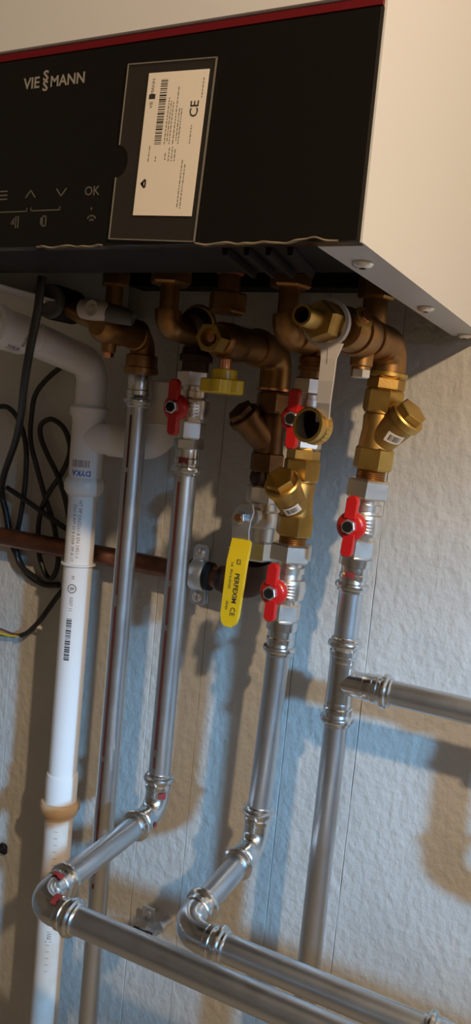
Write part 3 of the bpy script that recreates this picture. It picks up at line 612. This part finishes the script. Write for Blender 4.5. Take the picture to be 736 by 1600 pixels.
# cold water pipe
t4 = thing('steel_pipe', 'bent steel pipe coming forward below the red valve by the yellow lever', 'pipe', A4(-0.46), 'galvanised press pipes')
s_ = MB(); socket(s_, A4(-0.3095), A4(-0.2)-A4(-0.3), 0.034, 0.0122); s_.build('press_sleeve', 'press', t4)
o_, a_, L_ = seg(A4, -0.2755, -0.2855); MB().lathe(o_, a_, [(0, 0.0130), (0.001, 0.0145), (L_-0.001, 0.0145), (L_, 0.0128)], 36).build('adapter_collar', 'press', t4)
b1 = V((-0.1410, YP, -0.500)); b2 = V((-0.1400, -0.224, -0.5115))
pipe_part(t4, A4(-0.300), A4(-0.462)); elbow_part(t4, A4(-0.458), b1, b1+V((0, -0.042, -0.002)))
d_ = (b2-b1).normalized(); pipe_part(t4, b1+d_*0.037, b2-d_*0.037)
elbow_part(t4, b2-d_*0.042, b2, b2+V((0.042, 0, 0))); pipe_part(t4, b2+V((0.036, 0, 0)), V((1.699, b2.y, b2.z)))
xb = un(662, 1592, y=b2.y).x; s_ = MB(); socket(s_, V((xb, b2.y, b2.z)), V((1, 0, 0)), 0.030); socket(s_, V((xb+0.058, b2.y, b2.z)), V((-1, 0, 0)), 0.030); s_.build('coupling', 'press', t4)
# return pipe with tee and branch
t5 = thing('steel_pipe', 'straight steel pipe with a tee and a level branch', 'pipe', A5(-0.8), 'galvanised press pipes')
s_ = MB(); socket(s_, A5(-0.2385), A5(-0.1)-A5(-0.2), 0.034, 0.0122); s_.build('press_sleeve', 'press', t5)
o_, a_, L_ = seg(A5, -0.2060, -0.2150); MB().lathe(o_, a_, [(0, 0.0130), (0.001, 0.0150), (L_-0.001, 0.0150), (L_, 0.0128)], 36).build('adapter_collar', 'press', t5)
red_mark(A5(-0.2215), (0, 0, 1), (0.05, -1, 0), 0.0134, t5, 0.009, 0.007)
pipe_part(t5, A5(-0.230), A5(-0.288))
ZT = -0.3205; tc_ = A5(ZT)
te = MB(); te.lathe(A5(-0.300), DN, [(0, 0.0122), (0.041, 0.0122)], 36); te.lathe(tc_, (1, 0, 0), [(0, 0.0118), (0.030, 0.0118)], 36)
socket(te, A5(-0.2795), DN); socket(te, A5(-0.3615), V((0, 0, 1))); socket(te, tc_+V((0.0475, 0, 0)), V((-1, 0, 0)), 0.026); te.build('tee', 'press', t5)
pipe_part(t5, A5(-0.354), A5(-1.449))
XE = 0.142; q1 = V((XE, YP, ZT)); pipe_part(t5, tc_+V((0.040, 0, 0)), q1-V((0.036, 0, 0)))  # unseen elbow and drop past the branch, added to cast a wall shadow
elbow_part(t5, q1-V((0.042, 0, 0)), q1, q1+V((0, 0, -0.042))); q2 = V((XE, YP, -0.465))
pipe_part(t5, q1+V((0, 0, -0.036)), q2+V((0, 0, 0.036))); elbow_part(t5, q2+V((0, 0, 0.042)), q2, q2+V((0.042, 0, 0)))
pipe_part(t5, q2+V((0.036, 0, 0)), V((1.699, YP, -0.465)))
# ================================================================== copper gas pipe with clamp
YC = -0.028
cu = thing('copper_pipe', 'level copper gas pipe along the wall behind the white drain pipe', 'pipe', (-0.35, YC, -0.27))
zc = -0.2605
pipe_part(cu, (-1.599, YC, zc+0.004), (-0.2130, YC, zc), 0.0110, 'copper')
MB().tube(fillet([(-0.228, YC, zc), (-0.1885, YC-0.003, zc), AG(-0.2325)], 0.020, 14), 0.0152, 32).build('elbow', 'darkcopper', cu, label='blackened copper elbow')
MB().lathe((-0.236, YC, zc), (1, 0, 0), [(0, 0.0118), (0.001, 0.0135), (0.016, 0.0135), (0.017, 0.0118)], 28).build('solder_socket', 'darkcopper', cu)
cl = thing('pipe_clamp', 'galvanised two-screw pipe clamp with black rubber lining on the copper pipe', 'clamp', (-0.262, -0.01, -0.27))
cx = -0.258
MB().lathe((cx-0.0135, YC, zc), (1, 0, 0), [(0, 0.0112), (0.0005, 0.0150), (0.0265, 0.0150), (0.027, 0.0112)], 36).build('rubber_lining', 'rubber', cl)
MB().lathe((cx-0.008, YC, zc), (1, 0, 0), [(0, 0.0151), (0.0, 0.0168), (0.002, 0.0176), (0.014, 0.0176), (0.016, 0.0168), (0.016, 0.0151)], 40, cap=False).build('band', 'zinc', cl)
for s_ in (1, -1):
    m_ = MB(); ya = YC-0.002
    m_.ext([(-0.009, 0.0155), (0.009, 0.0155), (0.009, 0.028), (0.006, 0.032), (-0.006, 0.032), (-0.009, 0.028)] if s_ > 0 else [(-0.009, -0.0155), (-0.009, -0.028), (-0.006, -0.032), (0.006, -0.032), (0.009, -0.028), (0.009, -0.0155)], (cx, ya, zc), (1, 0, 0), (0, 0, 1), 0.002)
    m_.ext([(-0.009, 0.0155), (0.009, 0.0155), (0.009, 0.030), (-0.009, 0.030)] if s_ > 0 else [(-0.009, -0.0155), (-0.009, -0.030), (0.009, -0.030), (0.009, -0.0155)], (cx, ya+0.0045, zc), (1, 0, 0), (0, 0, 1), 0.002)
    eo = m_.build('ear', 'zinc', cl, smooth=False)
    MB().lathe((cx, ya-0.002, zc+s_*0.0235), (0, -1, 0), [(0, 0.0056), (0.0022, 0.0052), (0.0034, 0.0036), (0.0036, 0.0)], 24).build('screw', 'nickel', eo)
MB().lathe((cx, YC+0.016, zc), (0, 1, 0), [(0, 0.0035), (0.0125, 0.0035)], 16).build('stud', 'zinc', cl)
# open wall clip with its stud
pc = un(234, 1432, y=-0.012)
wc = thing('wall_clip', 'small open zinc pipe clip with a loose bolt sticking out of the wall', 'clamp', (pc.x, -0.002, pc.z))
m_ = MB(); r_ = 0.0125
for k in range(10):
    a0 = math.radians(200+14*k); a1 = math.radians(200+14*(k+1)); vs = []
    for a in (a0, a1):
        for rr in (r_, r_+0.0016):
            for x in (-0.007, 0.007): vs.append((pc.x+0.004+x, -0.018+rr*math.cos(a)*0.9, pc.z-0.002+rr*math.sin(a)))
    m_.raw(vs, [(0, 1, 5, 4), (3, 2, 6, 7), (0, 4, 6, 2), (1, 3, 7, 5)])
m_.build('half_band', 'zinc', wc)
MB().box((pc.x-0.008, -0.016, pc.z-0.004), (pc.x+0.008, -0.0142, pc.z+0.013)).build('ear', 'zinc', wc, smooth=False)
MB().lathe((pc.x, -0.016, pc.z+0.005), (0, -1, 0), [(0, 0.005), (0.0026, 0.0046), (0.003, 0.0)], 20).build('screw', 'nickel', wc)
for k in (-1, 1): MB().box((pc.x+k*0.0085-0.0035, -0.034, pc.z-0.017), (pc.x+k*0.0085+0.0035, -0.024, pc.z-0.009)).build('rubber_pad', 'rubber', wc, smooth=False)
MB().lathe((pc.x+0.021, 0.0, pc.z-0.003), (-0.25, -1, -0.15), [(0, 0.0042), (0.012, 0.0042), (0.0125, 0.0062), (0.017, 0.0062), (0.018, 0.004)], 20).build('bolt', 'zinc', wc)
MB().lathe((pc.x, 0.0, pc.z+0.003), (0, -1, 0), [(0, 0.003), (0.0155, 0.003)], 14).build('stud', 'zinc', wc)
# ================================================================== white plastic drain pipe
PX, PYY = -0.398, -0.056
dr = thing('drain_pipe', 'white plastic drain pipe with elbow, tee and beige rubber seal', 'pipe', (PX, PYY, -0.9))
rp = 0.0160
mb = MB().tube(fillet([(PX, -0.155, -0.0354), (PX, PYY, -0.0500), (PX, PYY, -0.105)], 0.024, 14), 0.0168, 40); mb.build('elbow', 'pvc', dr)
mb = MB().lathe((PX, -0.330, -0.0228), V((0, 0.18, -0.0130)), [(0, rp), (0.175, rp)], 40); mb.build('pipe', 'pvc', dr)
hd_ = V((0, 0.18, -0.0130)).normalized(); hs_ = V((PX, -0.214, -0.0312))
mb = MB().lathe(hs_, hd_, [(0, 0.0165), (0.001, 0.0205), (0.012, 0.0210), (0.013, 0.0192), (0.042, 0.0190), (0.050, 0.0168)], 44); so = mb.build('socket', 'pvc', dr)
m_ = MB(); wrap(m_, textmesh('DYKA', 0.0075), hs_+hd_*0.022, hd_, (0.55, 0, -0.85), 0.0193, PI/2); m_.build('lettering', 'ink_violet', so, smooth=False)
m_ = MB(); wrap(m_, bars(0.012, 0.004, 12, 9), hs_+hd_*0.031, hd_, (0.70, 0, -0.35), 0.0193, 0.0); wrap(m_, rects([(-0.006, 0.004, 0.006, 0.0046), (-0.004, 0.0056, 0.005, 0.0062)]), hs_+hd_*0.031, hd_, (0.70, 0, -0.35), 0.0193, 0.0); m_.build('barcode', 'ink_soft', so, smooth=False)
z_el, z_te = -0.088, -0.180
te = MB().lathe((PX, PYY, -0.094), DN, [(0, 0.0168), (0.001, 0.0195), (0.003, 0.0212), (0.010, 0.0212), (0.013, 0.0190), (0.018, 0.0180), (0.083, 0.0180)], 44)
te.lathe((PX, PYY, -0.128), (1, 0, 0.0), [(0, 0.0168), (0.030, 0.0168), (0.031, 0.0180), (0.052, 0.0180), (0.054, 0.0165)], 40)
teo = te.build('tee', 'pvc', dr)
MB().lathe((PX, PYY, -0.172), DN, [(0, 0.0180), (0.002, 0.0205), (0.008, 0.0220), (0.014, 0.0215), (0.019, 0.0185), (0.020, 0.0165)], 44).build('socket', 'pvc', dr)
bz = -0.128
MB().tube(fillet([(PX+0.048, PYY, bz), (-0.304, -0.053, bz), (-0.304, -0.053, -0.098)], 0.022, 12), 0.0168, 36).build('branch_elbow', 'pvc', dr)
MB().lathe((-0.304, -0.053, -0.108), (0, 0, 1), [(0, 0.0168), (0.001, 0.0180), (0.030, 0.0180), (0.036, 0.0195), (0.044, 0.0195), (0.045, 0.0165), (0.030, 0.0155)], 40).build('branch_socket', 'pvc_old', dr)
lower = MB().lathe((PX, PYY, -0.188), DN, [(0, rp), (0.3205, rp), (0.3215, rp+0.0015), (0.326, rp+0.0022), (0.356, rp+0.0022)], 44); lo = lower.build('pipe', 'pvc', dr)
MB().lathe((PX, PYY, -0.2665), DN, [(0, rp), (0.0006, rp+0.0032), (0.0022, rp+0.0032), (0.0028, rp)], 44).build('collar', 'pvc', dr)
MB().lathe((PX, PYY, -0.541), DN, [(0, 0.0175), (0.001, 0.0212), (0.003, 0.0226), (0.009, 0.0228), (0.0125, 0.0210), (0.0150, 0.0200), (0.0155, 0.0180), (0.0185, 0.0180), (0.019, 0.0155)], 44).build('rubber_seal', 'beige', dr, label='beige rubber sealing ring')
lo2 = MB().lathe((PX, PYY, -0.552), DN, [(0, 0.0160), (0.897, 0.0160)], 44).build('lower_pipe', 'pvc_old', dr, label='scuffed white pipe below the seal')
FR = (0.50, -1, 0)
m_ = MB()
for k in range(22): wrap(m_, rects([(-0.0022, -0.00025, 0.0022, 0.00025)]), (PX, PYY, -0.572-0.008*k), (0, 0, 1), (0.55, -1, 0), 0.01608)
wrap(m_, textmesh('1m', 0.010), (PX, PYY, -0.700), (0, 0, 1), (0.6, -1, 0), 0.01608, PI/2); m_.build('scale_marks', 'ink_soft', lo2, smooth=False)
m_ = MB(); wrap(m_, textmesh('HT PP DN32x1.8 EN 1451-1', 0.0054), (PX, PYY, -0.228), (0, 0, 1), (0.55, -1, 0), 0.01608, -PI/2)
wrap(m_, textmesh('32x1,8 AM 50 B 0309  PP A 17', 0.0050), (PX, PYY, -0.232), (0, 0, 1), (0.15, -1, 0), 0.01608, -PI/2)
wrap(m_, textmesh('M', 0.0055), (PX, PYY, -0.281), (0, 0, 1), (0.35, -1, 0), 0.01608, -PI/2)
wrap(m_, textmesh('0207 11', 0.0050), (PX, PYY, -0.311), (0, 0, 1), (0.35, -1, 0), 0.01608, -PI/2); m_.build('small_print', 'ink_soft', lo, smooth=False)
m_ = MB(); wrap(m_, bars(0.048, 0.0062, 26, 21), (PX, PYY, -0.351), (0, 0, 1), (0.32, -1, 0), 0.01608, -PI/2)
wrap(m_, textmesh('B', 0.0068), (PX, PYY, -0.2935), (0, 0, 1), (0.35, -1, 0), 0.01608, -PI/2)
ring_ = [(0.0046*math.cos(2*PI*k/20), 0.0046*math.sin(2*PI*k/20)) for k in range(21)]
wrap(m_, strokes([ring_], 0.0008), (PX, PYY, -0.2935), (0, 0, 1), (0.35, -1, 0), 0.01608); m_.build('barcode', 'ink', lo, smooth=False)
# sticker of the tee
m_ = MB(); n = 14; wrap(m_, rects([(-0.014+0.028*k/n, -0.0115, -0.014+0.028*(k+1)/n, 0.0115) for k in range(n)]), (PX, PYY, -0.162), (0, 0, 1), (0.30, -1, 0), 0.01812); stk = m_.build('sticker', 'pvc', teo)
m_ = MB(); wrap(m_, textmesh('DYKA', 0.0082, 0.03), (PX, PYY, -0.1665), (0, 0, 1), (0.42, -1, 0), 0.01822, PI); m_.build('sticker_lettering', 'ink_blue', teo, smooth=False)
m_ = MB(); wrap(m_, bars(0.021, 0.0078, 20, 8), (PX, PYY, -0.1565), (0, 0, 1), (0.35, -1, 0), 0.01822); m_.build('sticker_barcode', 'ink_soft', teo, smooth=False)
# ================================================================== pressure gauge, cables, wires
gc = un(76, 470, y=-0.158)
pg = thing('pressure_gauge', 'round black pressure gauge with a grey bezel under the boiler', 'gauge', gc)
MB().lathe(gc+V((0, 0.040, 0)), (0, -1, 0), [(0, 0.010), (0.003, 0.0165), (0.034, 0.0170), (0.036, 0.0160)], 36).build('housing', 'black_plastic', pg)
MB().lathe(gc+V((0, 0.004, 0)), (0, -1, 0), [(0, 0.0165), (0.004, 0.0160), (0.0045, 0.0132), (0.003, 0.0128)], 36).build('bezel', 'greyplastic', pg)
dl = MB().lathe(gc+V((0, 0.002, 0)), (0, -1, 0), [(0, 0.013), (0.0006, 0.0128)], 32).build('dial', 'whiteknob', pg)
flat(MB(), rects([(0.003, -0.009, 0.009, -0.004)]), gc+V((0, 0.00125, 0)), X3, Z3).build('dial_mark', 'ink_red', dl, smooth=False)
cb = thing('power_cable', 'thick black cable hanging from the boiler in front of the white drain pipe', 'cable', un(35, 646, y=-0.15))
pts = [un(66, 432, y=-0.232), un(63, 455, y=-0.232), un(58, 490, y=-0.228), un(47, 545, y=-0.215), un(38, 600, y=-0.190), un(33, 648, y=-0.150), un(24, 690, y=-0.090), un(6, 743, y=-0.030), un(3, 772, y=-0.008), un(9, 800, y=-0.0045), un(16, 840, y=-0.0045), un(24, 862, y=-0.0045), un(40, 893, y=-0.0045), un(66, 912, y=-0.0045), un(92, 914, y=-0.0045)]
MB().tube(spline(pts), 0.0038, 14).build('sheath', 'cable', cb)
cb2 = thing('coiled_cable', 'thin black cable hanging in loops on the wall behind the white drain pipe', 'cable', un(60, 800, y=-0.01))
f1, f2 = -0.0122, -0.0170
pts = [un(132, 560, y=f1), un(95, 574, y=f1), (un(58, 611, y=f1)), un(49, 652, y=f1), un(48, 690, y=f2), un(57, 728, y=f2), un(70, 775, y=f1), un(84, 820, y=f1), un(91, 871, y=f1), un(84, 900, y=f1), un(73, 900, y=f1), un(61, 865, y=f1), un(61, 814, y=f1), un(73, 776, y=f2), un(95, 742, y=f1), un(107, 716, y=f1), un(109, 694, y=f1), (un(99, 668, y=f1)), un(80, 655, y=f1), un(64, 664, y=f1), un(64, 684, y=f1), un(74, 710, y=f1), un(92, 748, y=f2), un(106, 800, y=f1), un(113, 870, y=f1), un(103, 912, y=f1), un(85, 938, y=f1), un(62, 970, y=f2), un(45, 987, y=f2), un(33, 993, y=f2)]
MB().tube(spline(pts), 0.0031, 12).build('sheath', 'cable', cb2)
pts = [un(-40, 645, y=f1), un(0, 635, y=f1), un(18, 641, y=f1), un(33, 665, y=f1), un(41, 705, y=f1), un(39, 760, y=f1), un(31, 812, y=f1), un(26, 840, y=f1), un(30, 880, y=f1), un(60, 905, y=f1)]
MB().tube(spline(pts), 0.0031, 12).build('sheath', 'cable', cb2)
pts = [un(11, 762, y=-0.0172), un(35, 778, y=-0.0190), un(62, 797, y=-0.0190), un(92, 818, y=-0.0160), un(115, 835, y=-0.0125)]
MB().tube(spline(pts), 0.0031, 12).build('sheath', 'cable', cb2)
tp = un(57, 976, y=-0.0135); td = (un(50, 983, y=-0.0135)-un(66, 965, y=-0.0135)).normalized()
MB().lathe(tp, td, [(-0.003, 0.0032), (-0.003, 0.0038), (0.003, 0.0038), (0.003, 0.0032)], 16, cap=False).build('tape_tag', 'pvc', cb2, label='white tape tag')
MB().box(tp+V((0.001, -0.004, -0.003)), tp+V((0.012, -0.0034, 0.001))).build('tape_tag', 'pvc', cb2, smooth=False)
for (nm, dy_, dz_, m) in (('wire', 0.0, -0.0012, 'wire_y'), ('wire', 0.002, 0.0010, 'wire_b'), ('wire', -0.001, 0.0016, 'wire_n')):
    e = un(34, 992, y=-0.0135)
    MB().tube(spline([e+V((0, dy_*.3, dz_*.5)), un(20, 992, y=-0.0135)+V((0, dy_, dz_)), un(5, 988, y=-0.0135)+V((0, dy_, dz_*2)), un(-30, 975, y=-0.0135)+V((0, dy_, dz_*3))]), 0.0012, 8).build(nm, m, cb2)
kp = un(7, 1325, y=0.0)
kc = thing('cable_clip', 'small black plastic clip fixed low on the wall beside the white drain pipe', 'clip', (kp.x, 0, kp.z))
MB().ext([(-0.006, -0.005), (0.006, -0.005), (0.006, 0.004), (0.003, 0.007), (-0.003, 0.007), (-0.006, 0.004)], (kp.x, -0.0005, kp.z), (1, 0, 0), (0, 0, 1), 0.006, 0.0008).build('saddle', 'black_plastic', kc, smooth=False)
MB().lathe((kp.x, -0.006, kp.z+0.001), (0, -1, 0), [(0, 0.0035), (0.002, 0.003), (0.0024, 0.0)], 16).build('nail', 'darkcopper', kc)
